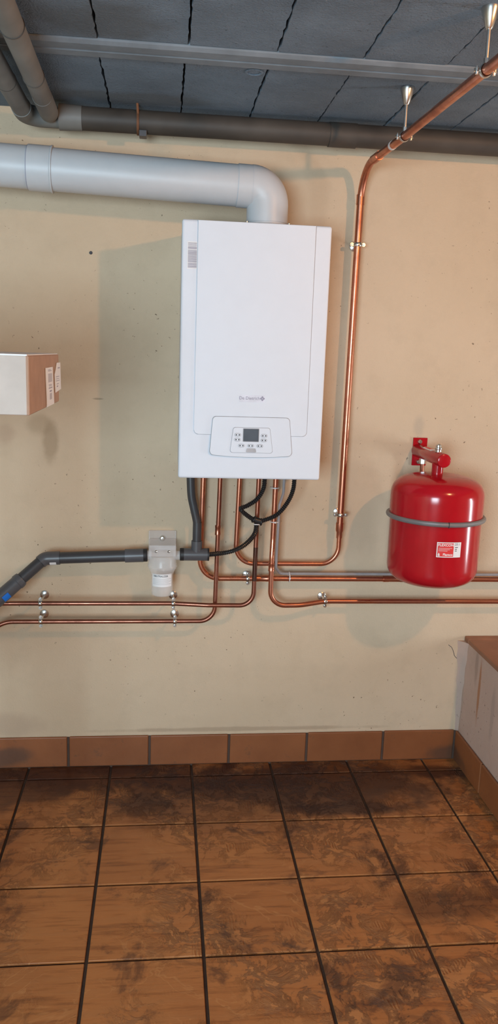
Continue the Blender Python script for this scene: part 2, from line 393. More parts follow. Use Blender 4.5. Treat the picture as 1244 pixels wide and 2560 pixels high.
for ri, (a, b_) in enumerate(rows):
    L = b_-a-.006; ms = [block_mesh(L, ri*10+k) for k in range(4)]
    off = BX0+(.006 if ri else 0)+(random.uniform(-.1, .1) if ri > 1 else 0)
    i = math.ceil((XL-off)/BW); 
    while off+(i+1)*BW <= XR+.02:
        link_mesh('ceiling_block', ms[i % 4], (off+(i+.5)*BW, (a+b_)/2, ZC+random.uniform(-.002, .002)), ce, rz=random.uniform(-.006, .006)); i += 1
    if ri < len(rows)-1:
        j0, j1 = rows[ri+1][1]+.002, a-.002
        b2 = bmesh.new(); pr = [(j0, ZC+.03), (j0, ZC-.004), (j0+.012, ZC-.010), (j0+.05, ZC-.010), (j0+.054, ZC-.007), (j0+.060, ZC-.007), (j0+.064, ZC-.010), (j1-.012, ZC-.010), (j1, ZC-.004), (j1, ZC+.03)]
        A = [b2.verts.new((XL, yy, zz)) for yy, zz in pr]; C = [b2.verts.new((XR, yy, zz)) for yy, zz in pr]
        for k in range(len(pr)): b2.faces.new((A[k], A[(k+1) % len(pr)], C[(k+1) % len(pr)], C[k]))
        b2.faces.new(A[::-1]); b2.faces.new(C)
        build('ceiling_joist', b2, MATS['joist'], ce, sharp=0)
# old cast ring left in one block
build('cast_ring', ring(WZ(635, 180, ZC)+Vector((0, 0, -.001)), (0, 0, 1), .022, .004, bm=None, flat=.6), MATS['block'], ce)

# ledge along the right and the skirting tiles
LX = 1.18
ld = build('wall_ledge', box((LX, -2.3, 0), (1.75, 0, .495)), MATS['ledge'], sharp=0, kind='structure')
yy = 0.0; k = 0
while yy > -2.3:
    y1 = max(yy-(.045 if k == 0 else .40), -2.3)
    build('coping_slab', box((LX-.004, y1+.0015, .495), (1.756, yy-.0015, .515), .003, 1), MATS['ledge_top'], ld, sharp=0); yy = y1; k += 1
# rough plaster fillet where the ledge meets the wall
b = bmesh.new(); rr = random.Random(3); A, C, D = [], [], []
for k in range(13):
    z = .10+.395*k/12; w = .004+.016*(k/12)+rr.uniform(0, .006)
    A.append(b.verts.new((LX-w*1.3, .001, z))); C.append(b.verts.new((LX-w*.45, -w*.8, z))); D.append(b.verts.new((LX+.001, -w*1.6, z)))
for k in range(12):
    b.faces.new((A[k], C[k], C[k+1], A[k+1])); b.faces.new((C[k], D[k], D[k+1], C[k+1]))
e_ = [b.verts.new((LX+.001, .001, .10)), b.verts.new((LX+.001, .001, .495))]
b.faces.new((A[0], C[0], D[0], e_[0])); b.faces.new((A[12], e_[1], D[12], C[12]))
build('plaster_fillet', b, MATS['ledge'], ld)
SKH = .122
bb = build('baseboard_back', box((XL, -.006, -.0065), (LX, 0, SKH-.003)), MATS['mortar'], sharp=0, kind='structure')
j = [-.035+T*k-.001*k for k in range(-8, 5)]
j = [XL]+[x for x in j if XL+.03 < x < LX-.03]+[LX-.012]
for k in range(len(j)-1):
    dz = random.uniform(-.002, .002)
    build('skirting_tile', box((j[k]+.0045, -.012, .003), (j[k+1]-.0045, -.002, SKH+dz), .003, 2), MATS['skirt'], bb, sharp=0)
br = build('baseboard_right', box((LX-.006, -2.3, -.0065), (LX, -.012, SKH-.003)), MATS['mortar'], sharp=0, kind='structure')
jy = WX(1199, 1935, LX-.012).y
j = [-.012, jy]
while j[-1]-T > -2.3: j.append(j[-1]-T)
j.append(-2.3)
for k in range(len(j)-1):
    build('skirting_tile', box((LX-.012, j[k+1]+.003, .003), (LX-.002, j[k]-.003, SKH+.003+random.uniform(-.002, .002)), .003, 2), MATS['skirt'], br, sharp=0)

# ------------------------------------------------------------------ boiler
X1, X2, Z0, Z1, PF = .0502, .5046, 1.168, 1.949, .335
bo = thing('gas_boiler', 'white wall-hung boiler with a small control panel and display', 'boiler', ((X1+X2)/2, 0, Z0))
build('casing', box((X1+.004, -PF+.035, Z0+.004), (X2-.004, 0, Z1-.003), .004), MATS['white'], bo, sharp=12)
fp = build('front_cover', box((X1, -PF, Z0), (X2, -PF+.034, Z1), .007, 3), MATS['white'], bo, sharp=12)
F = lambda px, py, d=0: (lambda v: (v.x, v.z))(W(px, py, PF+d))
pl = [F(494, 590), F(484, 1086), F(768, 1090), F(787, 562)]
pl[0] = (pl[0][0], Z1-.006); pl[3] = (pl[3][0], Z1-.006)
xa, xb, zb = (pl[0][0]+pl[1][0])/2, (pl[2][0]+pl[3][0])/2, (pl[1][1]+pl[2][1])/2
def low_round(x0, x1, z0, z1, r):    # only the two lower corners rounded
    f_ = fillet([Vector((x0, z1, 0)), Vector((x0, z0, 0)), Vector((x1, z0, 0)), Vector((x1, z1, 0))], r, 6)
    return [(v.x, v.y) for v in f_]
build('panel_seam', prism(low_round(xa-.0003, xb+.0016, zb-.0014, Z1-.0015, .015), PF-.002, PF+.0006), MATS['seam'], fp)
build('raised_panel', prism(low_round(xa, xb, zb, Z1-.0015, .014), PF-.002, PF+.0032, bevel=.0016), MATS['white'], fp, sharp=12)
# control flap: trapezoid with a slightly bowed lower edge
def trap(pts, grow=0):
    c = [sum(p[i] for p in pts)/len(pts) for i in (0, 1)]
    return [(p[0]+math.copysign(grow, p[0]-c[0]), p[1]+math.copysign(grow, p[1]-c[1])) for p in pts]
za, zb2 = F(625, 1043)[1], F(625, 1140)[1]
xl0, xr0, xl1, xr1 = F(532, 1041)[0], F(722, 1048)[0], F(523, 1138)[0], F(728, 1140)[0]
bow = lambda u: (xl1+(xr1-xl1)*u, zb2+.003-.006*4*u*(1-u))
flap0 = [bow(0), bow(1), (xr0, za), (xl0, za)]
def flap_poly(g, r):
    q = trap(flap0, g); out = []
    for (x, z) in round_poly(q, r):
        u = min(1, max(0, (x-xl1)/(xr1-xl1)))
        out.append((x, z-.006*4*u*(1-u) if z < (za+zb2)/2-.03 else z))
    i0 = min(range(len(out)), key=lambda i: (out[i][1] > (za+zb2)/2, abs(out[i][0]-(xl1+.012))))
    extra = [(xl1+(xr1-xl1)*u, q[0][1]-.006*4*u*(1-u)) for u in (.2, .35, .5, .65, .8)]
    lowL = [i for i in range(len(out)) if out[i][1] < (za+zb2)/2 and out[i][0] < (xl1+xr1)/2]
    k = max(lowL); return out[:k+1]+extra+out[k+1:]
build('flap_seam', prism(flap_poly(.0016, .012), PF, PF+.0042), MATS['seam'], fp)
fo = build('control_flap', prism(flap_poly(0, .011), PF, PF+.0075, bevel=.0015), MATS['white_panel'], bo, sharp=12)
z3, z4 = F(625, 1069)[1], F(625, 1131)[1]
inn = [(F(574, 1128)[0], z4), (F(680, 1131)[0], z4), (F(673, 1070)[0], z3), (F(583, 1068)[0], z3)]
build('panel_seam', prism(round_poly(trap(inn, .0012), .008), PF, PF+.0081), MATS['seam'], fo)
cp = build('control_panel', prism(round_poly(inn, .007), PF, PF+.0095, bevel=.001), MATS['white_panel'], bo, sharp=12)
PP = PF+.0095
G = lambda px, py: (lambda v: (v.x, v.z))(W(px, py, PP))
def rrect(cx, cz, w, h, r): return round_poly([(cx-w/2, cz-h/2), (cx+w/2, cz-h/2), (cx+w/2, cz+h/2), (cx-w/2, cz+h/2)], r, 4)
c = G(627, 1088)
build('display_frame', prism(rrect(c[0], c[1], .0515, .0425, .002), PP, PP+.0008), MATS['seam'], cp)
build('display', prism(rrect(c[0], c[1], .048, .039, .0012), PP, PP+.0012), MATS['lcd'], cp)
for px, py in ((594, 1087), (593, 1099), (660, 1089.5), (659, 1101), (603, 1114), (626, 1114.5), (649, 1115)):
    c = G(px, py)
    bt = build('button', prism(rrect(c[0], c[1], .0195, .0105, .005), PP, PP+.0012), MATS['seam'], cp)
    build('button_face', prism(rrect(c[0], c[1], .0172, .0082, .004), PP+.0012, PP+.0020, bevel=.0004), MATS['white_panel'], bt, sharp=12)
    m_ = bmesh.new()
    for s in (-1, 1): prism(rrect(c[0]+s*.0045, c[1], .004, .0042, .0012), PP+.0019, PP+.0023, bm=m_)
    build('button_mark', m_, MATS['ink'], bt)
c = G(627, 1126)
build('grip_tab', prism(round_poly([(c[0]-.017, c[1]-.0065), (c[0]+.017, c[1]-.0065), (c[0]+.014, c[1]+.0065), (c[0]-.014, c[1]+.0065)], .003), PP, PP+.0014), MATS['tab'], cp)
# maker's badge
PR = PF+.0032
c = (lambda v: (v.x, v.z))(W(630, 996, PR))
bd = build('badge', prism(rrect(c[0], c[1]-.001, .080, .022, .002), PR, PR+.0008), MATS['plate'], bo)
face = lambda cx, cz, p: (lambda x, y, z: Vector((cx+x, -p-z, cz+y)))
build('badge_lettering', text_bm('De Dietrich', .0135, face(c[0]-.0085, c[1], PR+.0008), bold=.0001), MATS['ink_lilac'], bd, sharp=0)
dm = bmesh.new(); dx = c[0]+.032; r_ = .0085
for (u, v) in ((0, .5), (.5, 0), (0, -.5), (-.5, 0)):
    prism([(dx+(u)*r_+a*r_*.44, c[1]+v*r_+b_*r_*.44) for a, b_ in ((-1, 0), (0, -1), (1, 0), (0, 1))], PR+.0008, PR+.0012, bm=dm)
build('badge_emblem', dm, MATS['ink_lilac'], bd, sharp=0)
# bar code sticker
a, b2 = W(470, 605, PF), W(491, 671, PF)
st = build('barcode_sticker', prism([(a.x-.002, b2.z-.002), (b2.x+.002, b2.z-.002), (b2.x+.002, a.z+.002), (a.x-.002, a.z+.002)], PF, PF+.0005), MATS['paper'], bo)
bars = bmesh.new(); z = a.z-.001; r_ = random.Random(5)
while z > b2.z+.002:
    h = r_.choice((.0007, .0011, .0016, .0022)); prism([(a.x, z-h), (b2.x, z-h), (b2.x, z), (a.x, z)], PF+.0005, PF+.0007, bm=bars); z -= h+r_.choice((.0006, .0008, .0014))
build('barcode_bars', bars, MATS['ink_grey'], st, sharp=0)
# pipe nipples under the casing
for px, p, r in ((505, .05, .011), (547, .085, .010), (598, .055, .010), (641, .115, .010), (684, .085, .011)):
    v = W(px, 1203, p)
    build('connection_nut', lathe([(r+.004, 0), (r+.004, .02), (r+.001, .024), (r+.001, .03)], (v.x, v.y, Z0-.018), seg=6), MATS['zinc'], bo, sharp=20)

# ------------------------------------------------------------------ flue
PFL = .20
v0, v1 = W(0, 413, PFL), W(625, 471, PFL); zfl = 2.083; xe = W(667, 540, PFL).x; RF = .0625
fu = thing('flue_pipe', 'white enamelled flue pipe running along the wall into the boiler top', 'pipe', (xe, -PFL, Z1))
slope = -.018
xs0 = XL; xj = W(632, 470, PFL).x-.005
ez = 2.075
P_ = lambda x: Vector((x, -PFL, ez+(xj-x)*.028))
build('pipe', sweep([P_(xs0), P_(xj+.03)], RF, 40), MATS['flue'], fu)
bend = fillet([P_(xj), Vector((xe, -PFL, ez-.001)), Vector((xe, -PFL, Z1+.018))], .085, 12)
build('elbow', sweep(bend, RF+.003, 40), MATS['flue'], fu)
xc = W(103, 420, PFL).x
build('collar', lathe([(RF+.0005, -.036), (RF+.004, -.036), (RF+.004, .030), (RF+.006, .032), (RF+.006, .036), (RF+.0005, .036)], P_(xc), (1, 0, -.028), 40), MATS['flue'], fu)
build('collar_gasket', lathe([(RF+.0004, -.0385), (RF+.0024, -.0385), (RF+.0024, -.0355), (RF+.0004, -.0355)], P_(xc), (1, 0, -.028), 40), MATS['ink_grey'], fu)
build('elbow_socket', lathe([(RF+.001, -.04), (RF+.0022, -.04), (RF+.0022, .006), (RF+.001, .006)], P_(xj-.005), (1, 0, -.028), 40), MATS['flue'], fu)
build('base_collar', lathe([(RF+.010, 0), (RF+.010, .012), (RF+.001, .014), (RF+.001, .03)], (xe, -PFL, Z1-.001), seg=40), MATS['flue'], fu)
for s in (-1, 1):
    build('collar_screw', lathe([(.004, 0), (.004, .008), (.002, .010), (0, .010)], (xe+s*(RF+.004), -PFL-.03, Z1+.010), seg=12), MATS['zinc'], fu)

# ------------------------------------------------------------------ copper pipes
def pipe(name, label, pts, r, mat, rad, fittings=(), group='copper heating pipes', seg=16):
    t = thing(name, label, 'pipe', pts[0], group)
    path = fillet([Vector(p) for p in pts], rad, 10)
    build('tube', sweep(path, r, seg), mat, t)
    for (c, ax, L) in fittings:
        c, ax = Vector(c), Vector(ax).normalized(); e = r+.0022
        build('coupling', lathe([(r, -L/2), (e, -L/2), (e, -L*.28), (e-.0006, -L*.24), (e-.0006, L*.24), (e, L*.28), (e, L/2), (r, L/2)], c, ax, 24), mat, t)
    return t
ZT = Z0-.012
def V(px, py, p, z=None, x=None):
    v = W(px, py, p); return Vector((v.x if x is None else x, -p, v.z if z is None else z))
# a: riser (two diameters)
pa = .055; xr = W(869, 960, pa).x; xa1 = W(594, 1290, pa).x; za1 = W(700, 1409, pa).z
zf = W(848, 1322, pa).z; zcp = 2.186
t = thing('copper_pipe', 'copper riser pipe climbing the wall and turning out under the ceiling blocks', 'pipe', (xr, -pa, za1), 'copper heating pipes')
build('lower_tube', sweep(fillet([Vector((xa1+.003, -pa, ZT)), Vector((xa1-.004, -pa, za1)), Vector((xr, -pa, za1)), Vector((xr, -pa, zf))], .065, 10), .0085, 16), MATS['copper'], t)
top = fillet([Vector((xr, -pa, zf-.004)), Vector((xr+.008, -pa, zcp-.004)), Vector((.677, -.45, zcp)), Vector((.694, -1.0, zcp+.002)), Vector((.73, -2.2, zcp+.004)), Vector((.76, -3.4, zcp+.006))], [0, .11, 0, 0, 0, 0], 12)
build('riser_tube', sweep(top, .0120, 20), MATS['copper'], t)
build('reducer', lathe([(.0085, -.034), (.0108, -.034), (.0108, -.014), (.0142, -.006), (.0142, .022), (.012, .022)], (xr, -pa, zf), seg=24), MATS['copper'], t)
vb = Vector((xr+.007, -pa, W(905, 500, pa).z))
build('coupling', lathe([(.012, -.016), (.0136, -.016), (.0136, .016), (.012, .016)], vb, seg=24), MATS['copper'], t)
d_ = (Vector((.677, -.45, zcp))-Vector((xr+.008, -pa, zcp-.004))).normalized()
build('coupling', lathe([(.012, -.03), (.0142, -.03), (.0142, .03), (.012, .03)], Vector((.677, -.45, zcp))-d_*.25, d_, 24), MATS['copper'], t)
build('solder_band', lathe([(.0121, -.006), (.0128, -.006), (.0128, .006), (.0121, .006)], Vector((.677, -.45, zcp))-d_*.10, d_, 24), MATS['tie'], t)
# b
pb = .05; xb_ = W(503, 1300, pb).x; zb_ = W(900, 1447, pb).z; zbl = zb_
pipe('copper_pipe', 'copper pipe from boiler bending right at tee and passing behind the red tank', [Vector((xb_+.004, -pb, ZT)), Vector((xb_-.002, -pb, zb_)), Vector((LX+.9, -pb, zb_-.001))], .0096, MATS['copper'], .07,
     [((W(985, 1446, pb).x, -pb, zb_), (1, 0, 0), .085), ((W(655, 1446, pb).x, -pb, zb_), (1, 0, 0), .05)])
# c
pc = .085; xc_ = W(544, 1330, pc).x; zc_ = W(300, 1553, pc).z
cx0 = W(8, 1553, pc).x
pipe('copper_pipe', 'dull copper pipe from boiler bending left, lowest of the pipes on the wall', [Vector((xc_+.004, -pc, ZT)), Vector((xc_-.004, -pc, zc_)), Vector((cx0, -pc, zc_-.001)), Vector((cx0-.13, -pc-.02, zc_-.10)), Vector((cx0-.16, -pc-.02, .0))], .0080, MATS['copper_dull'], [0, .055, .10, .06, 0],
     [((xc_, -pc, W(543, 1325, pc).z), (0, 0, 1), .034)])
# d
pd = .115; xd = W(640, 1340, pd).x; zd = W(250, 1511, pd).z; dx0 = W(-5, 1509, pd-.01).x
pipe('copper_pipe', 'copper pipe with a blackened stretch bending left below the clear neutraliser', [Vector((xd+.002, -pd, ZT)), Vector((xd-.002, -pd, zd-.004)), Vector((W(520, 1513, pd).x, -pd, zd-.003)), Vector((W(430, 1511, pd-.02).x, -pd+.012, zd)), Vector((dx0, -pd+.012, zd)), Vector((dx0-.12, -pd+.012, zd-.08)), Vector((dx0-.16, -pd+.012, 0))], .0080, MATS['copper_dull'], [0, .05, .1, .1, .08, .05, 0])
build('scorched_stretch', cyl((xd, -pd, W(640, 1368, pd).z), (xd-.0012, -pd, W(640, 1452, pd).z), .0083, 16), MATS['char'], bpy.data.objects['copper_pipe.003'], label='blackened stretch of pipe')
# e
pe = .085; xe_ = W(682, 1340, pe).x; ze = W(1000, 1503, pe-.02).z
pipe('copper_pipe', 'copper pipe from boiler bending right, running low beneath the red tank', [Vector((xe_+.002, -pe, ZT)), Vector((xe_, -pe, W(683, 1350, pe).z)), Vector((xe_-.003, -pe-.012, W(683, 1390, pe).z)), Vector((xe_-.002, -pe-.012, W(690, 1509, pe).z-.003)), Vector((W(750, 1512, pe).x, -pe-.008, W(760, 1511, pe).z)), Vector((W(815, 1502, pe).x, -pe+.02, ze)), Vector((LX+.9, -pe+.02, ze-.001))], .0092, MATS['copper'], [0, .08, .08, .07, .15, .15, 0],
     [((xe_-.003, -pe-.012, W(680, 1415, pe).z), (0, 0, 1), .03)])

# ------------------------------------------------------------------ pipe clamps
def clamp(at, axis, r, label, base=None, group='steel pipe clamps', ceiling=False):
    at = Vector(at); ax = Vector(axis).normalized()
    t = thing('pipe_clamp', label, 'clamp', at if ceiling else (at.x, 0, at.z), group)
    out = Vector((0, 0, 1)) if ceiling else Vector((0, 1, 0)); L = (ZC-at.z) if ceiling else -at.y
    lug = ax.cross(out).normalized()
    build('rod', cyl(at+out*(r+.001), at+out*(L-.001), .0045 if ceiling else .0038, 10), MATS['zinc'], t)
    if ceiling: build('cone', lathe([(.0055, -.045), (.009, -.04), (.020, -.006), (.020, 0), (0, 0)], at+out*L, out, 24), MATS['zinc'], t)
    else: build('rosette', lathe([(.0, -.006), (.008, -.006), (.0155, -.002), (.0165, 0), (0, 0)], at+out*L, out, 24), MATS['zinc'], t)
    build('boss', lathe([(.0065, 0), (.0065, .012)], at+out*(r+.0005), out, 6), MATS['zinc'], t, sharp=20)
    build('ring', ring(at, ax, r+.0016, .0016, 28, 8, flat=4.0), MATS['zinc'], t)
    for s in (-1, 1):
        c = at+lug*s*(r+.008)
        build('lug', lathe([(.0065, -.003), (.0065, .003)], c, out, 12), MATS['zinc'], t)
        build('screw', lathe([(.0022, -.009), (.0036, -.009), (.0040, -.004), (.0022, -.004), (.0022, .008)][::-1], c, out, 10), MATS['zinc'], t)
    return t
clamp((W(101, 1511, pd-.012).x, -pd+.012, zd), (1, 0, 0), .0080, 'steel clamp on the upper copper pipe under the grey drain elbow')
clamp((W(433, 1511, pd-.012).x, -pd+.012, zd), (1, 0, 0), .0080, 'steel clamp on the copper pipe directly below the clear neutraliser')
clamp((W(102, 1553, pc).x, -pc, zc_), (1, 0, 0), .0080, 'steel clamp on the lowest copper pipe near its drop to the floor')
clamp((W(437, 1553, pc).x, -pc, zc_), (1, 0, 0), .0080, 'steel clamp on the lowest copper pipe near its bend up to the boiler')
clamp((W(619, 1446, pb).x, -pb, zb_), (1, 0, 0), .0096, 'steel clamp on the horizontal copper pipe between two vertical pipes')
clamp((W(812, 1502, pe-.02).x, -pe+.02, ze), (1, 0, 0), .0092, 'steel clamp on the low copper pipe left of the red tank')
clamp((xr+.0065, -pa, W(897, 612, pa).z), (0, 0, 1), .0120, 'steel clamp on the riser pipe beside the top of the boiler')
clamp((xr+.0005, -pa, W(849, 1287, pa).z), (0, 0, 1), .0120, 'steel clamp on the riser pipe just above its narrowing fitting')
clamp((.677, -.45, zcp), (.017, -.55, 0), .0120, 'ceiling rod hanger with steel cone nearer the wall holding copper pipe', ceiling=True, group='ceiling rod hangers')
clamp((.694, -1.0, zcp+.002), (.017, -.55, 0), .0120, 'ceiling rod hanger with steel cone farther from the wall beyond the joist', ceiling=True, group='ceiling rod hangers')

# ------------------------------------------------------------------ condensate drain
pdn = .085
e0, e1, e2 = V(361, 1388, pdn), V(112, 1396, pdn), V(-30, 1520, .175)
t = thing('drain_pipe', 'grey plastic drain pipe sloping left from the neutraliser with an elbow and blue sticker', 'pipe', (e1.x, 0, e1.z))
R4 = .0205
build('straight_pipe', sweep([e0, e1], R4, 24), MATS['pvc'], t)
dirA = (e1-e0).normalized(); dirB = (e2-e1).normalized()
build('slanted_pipe', sweep([e1-dirB*0, e1+dirB*.45], R4, 24), MATS['pvc'], t)
el = build('elbow', sweep(fillet([e1-dirA*.052, e1, e1+dirB*.02], .03, 8), R4+.003, 24), MATS['pvc_light'], t)
build('socket', lathe([(R4, 0), (R4+.0035, 0), (R4+.0035, .064), (R4, .064)], e0-dirA*(-.004), dirA, 28), MATS['pvc_light'], t)
build('end_ring', lathe([(.0, -.010), (R4+.0015, -.010), (R4+.0025, -.008), (R4+.0025, .006), (R4, .006)], e0+dirA*.0, dirA, 28), MATS['rubber'], t)
s0 = V(55, 1450, pdn); s0 = e1+dirB*(s0-e1).dot(dirB)
sk_ = build('long_socket', lathe([(R4, 0), (R4+.004, 0), (R4+.006, .01), (R4+.006, .02), (R4+.004, .022), (R4+.005, .085), (R4+.005, .115), (R4, .115)], s0, dirB, 28), MATS['pvc_light'], t)
# stickers lie on the curved wall of the pipe
def patch(axis0, axis, R, a0, a1, L0, L1, up, n=8):
    b = bmesh.new(); ax = axis.normalized(); u = (up-ax*up.dot(ax)).normalized(); w = ax.cross(u); g = []
    for i in range(n+1):
        a = a0+(a1-a0)*i/n; d = u*math.cos(a)+w*math.sin(a)
        g.append([b.verts.new(axis0+ax*L0+d*R), b.verts.new(axis0+ax*L1+d*R), b.verts.new(axis0+ax*L1+d*(R-.001)), b.verts.new(axis0+ax*L0+d*(R-.001))])
    for i in range(n):
        for k in range(4): b.faces.new((g[i][k], g[i][(k+1) % 4], g[i+1][(k+1) % 4], g[i+1][k]))
    b.faces.new(g[0]); b.faces.new(g[-1][::-1]); return b
fr = Vector((0, -1, 0))
build('blue_sticker', patch(s0, dirB, R4+.0062, -.95, -.05, .066, .092, fr), MATS['blue'], sk_)
build('white_sticker', patch(e1, -dirA, R4+.0038, .45, 1.25, .018, .040, fr), MATS['paper'], el)
# clear neutraliser
nx = W(405, 1430, .085).x; npz = [W(405, y, .085).z for y in (1357, 1386, 1412, 1432, 1490)]
nc = thing('condensate_neutraliser', 'clear plastic condensate neutraliser cartridge between the grey pipe ends', 'neutraliser', (nx, 0, npz[4]))
hw = .048
build('wall_plate', box((nx-.05, -.012, npz[1]-.005), (nx+.05, 0, W(405, 1325, 0).z), .004), MATS['frost'], nc, sharp=12)
build('plate_screw', lathe([(0, .010), (.006, .009), (.010, .005), (.011, 0)][::-1], (nx, -.012, W(405, 1345, .01).z), (0, -1, 0), 20), MATS['zinc'], nc)
build('head_block', box((nx-hw, -.125, npz[1]), (nx+hw, -.012, npz[0]), .005, 3), MATS['frost'], nc, sharp=12)
for s in (-1, 1): build('head_screw', lathe([(.0045, 0), (.0045, .004), (.002, .006), (0, .006)], (nx+s*.022, -.125, (npz[0]+npz[1])/2), (0, -1, 0), 14), MATS['zinc'], nc)
R_ = .050; cz = npz[4]
H = npz[1]-npz[4]
build('cup', lathe([(.0, 0), (.030, .001), (.037, .006), (.0385, .02), (.0395, H*.52), (.044, H*.60), (R_, H*.66), (R_+.002, H*.70), (R_+.002, H*.75), (R_, H*.78), (R_, H*.98), (R_-.006, H*1.0), (0, H*1.0)], (nx, -.075, cz), seg=40), MATS['frost'], nc)
for s in (-1, 1): build('side_spigot', cyl((nx+s*(hw-.01), -pdn, V(400, 1388, pdn).z), (nx+s*(hw+.016), -pdn, V(400, 1388, pdn).z), .017, 20), MATS['frost'], nc)
lz0, lz1 = W(405, 1469, .12).z, W(405, 1437, .12).z
la = build('label', patch(Vector((nx, -.075, 0)), Vector((0, 0, 1)), .0412, -.95, .95, lz0, lz1, fr, 16), MATS['paper'], nc)
def wrap(cx, cy, cz_, R, a_off=0):   # text wrapped on a vertical cylinder
    return lambda x, y, z: Vector((cx+math.sin(a_off+x/R)*(R+z), cy-math.cos(a_off+x/R)*(R+z), cz_+y))
build('label_lettering', text_bm('NEUTRALIZER', .0085, wrap(nx, -.075, lz1-.008, .0414, -.12), bold=.0001), MATS['ink'], la, sharp=0)
ln = bmesh.new()
for k in range(5):
    b_ = patch(Vector((nx, -.075, 0)), Vector((0, 0, 1)), .0417, -.85, .85-.25*(k % 2), lz1-.018-.0048*k, lz1-.0170-.0048*k, fr, 10); merge(ln, b_)
build('label_lines', ln, MATS['tab'], la, sharp=0)
# tee and grey hose out of the boiler
tz = V(485, 1386, pdn).z; tx = W(492, 1340, pdn).x
te = thing('drain_tee', 'grey plastic tee hanging from a grey hose under the boiler', 'pipe', (tx, 0, tz))
xl_, xr_ = W(452, 1386, pdn).x, W(520, 1386, pdn).x
build('tee_body', cyl((xl_+.008, -pdn, tz), (xr_, -pdn, tz), .0225, 28), MATS['pvc_light'], te)
build('tee_branch', lathe([(.0195, 0), (.0195, .05), (.0225, .05), (.0225, .012)][:2]+[(.0165, .05)], (tx, -pdn, tz), seg=28), MATS['pvc_light'], te)
build('branch_pipe', cyl((tx, -pdn, tz+.02), (tx, -pdn, W(492, 1306, pdn).z), .0155, 24), MATS['pvc'], te)
build('end_ring', lathe([(0, 0), (.021, 0), (.0228, .002), (.0228, .014), (.0, .014)], (xl_-.004, -pdn, tz), (1, 0, 0), 28), MATS['rubber'], te)
build('end_ring', lathe([(0, 0), (.0228, 0), (.0228, .006), (.0, .006)], (xr_-.003, -pdn, tz), (1, 0, 0), 28), MATS['rubber'], te)
h0, h1, h2 = V(475, 1196, pdn), V(478, 1235, pdn), V(491, 1300, pdn)
def spline(pts, n=12):
    P = [Vector(p) for p in pts]; P = [2*P[0]-P[1]]+P+[2*P[-1]-P[-2]]; out = []
    for i in range(1, len(P)-2):
        for k in range(n):
            s = k/n; a, b_, c, d = P[i-1:i+3]
            out.append(.5*((2*b_)+(c-a)*s+(2*a-5*b_+4*c-d)*s*s+(3*b_-a-3*c+d)*s**3))
    return out+[P[-2]]
h0.z = Z0-.0005
build('hose', sweep(spline([h0, h1, V(484, 1268, pdn), h2, Vector((tx, -pdn, h2.z-.02))]), .0145, 20), MATS['pvc'], te)

# ------------------------------------------------------------------ black corrugated conduits
def corrugated(name, label, pts, r=.0078):
    path = spline(pts, 14); L = [0]
    for a, b_ in zip(path, path[1:]): L.append(L[-1]+(b_-a).length)
    step = .0022; n = int(L[-1]/step); res = []; j = 0
    for k in range(n+1):
        s = L[-1]*k/n
        while j < len(L)-2 and L[j+1] < s: j += 1
        res.append(path[j].lerp(path[j+1], (s-L[j])/max(1e-9, L[j+1]-L[j])))
    return build(name, sweep(res, lambda i: r+(.0011 if i % 3 == 0 else -.0011), 12), MATS['hose'], sharp=0, label=label, category='conduit', group='black corrugated conduits')
ph = .17
knot = V(641, 1304, ph)
corrugated('corrugated_conduit', 'black corrugated conduit kinked to the left below the boiler middle', [V(662, 1190, ph), V(658, 1222, ph), V(642, 1248, ph), V(618, 1264, ph), V(601, 1271, ph+.004), V(607, 1280, ph+.008), V(622, 1292, ph+.004), knot+Vector((-.006, 0, .004))])
corrugated('corrugated_conduit', 'black corrugated conduit looping down from the boiler right end', [V(736, 1190, ph), V(732, 1225, ph), V(717, 1258, ph), V(690, 1288, ph), knot+Vector((.012, 0, 0))])
corrugated('corrugated_conduit', 'black corrugated conduit curving from the knot to the grey tee', [knot+Vector((0, 0, -.01)), V(636, 1335, ph-.01), V(614, 1360, ph-.03), V(585, 1376, ph-.045), V(555, 1383, ph-.055), Vector((xr_+.002, -pdn, tz))])
kn = thing('conduit_joint', 'black joint with a pale tie where the corrugated conduits meet', 'joint', knot)
build('joint_body', cyl(knot+Vector((-.008, 0, .006)), knot+Vector((.016, 0, -.001)), .0115, 16), MATS['hose'], kn)
build('joint_collar', ring(knot+Vector((.016, 0, -.001)), (1, 0, -.1), .0105, .003), MATS['rubber'], kn)
build('joint_collar', ring(knot+Vector((-.010, 0, .008)), (1, 0, -.6), .0105, .003), MATS['rubber'], kn)
build('tie', ring(knot+Vector((.001, 0, -.010)), (0, .15, 1), .0100, .0018), MATS['tie'], kn)
gl = W(658, 1203, ph)
build('gland_nut', lathe([(.013, 0), (.013, .016), (.010, .02)], (V(660, 1205, ph).x, -ph, Z0-.016), seg=8), MATS['hose'], bo, sharp=20)

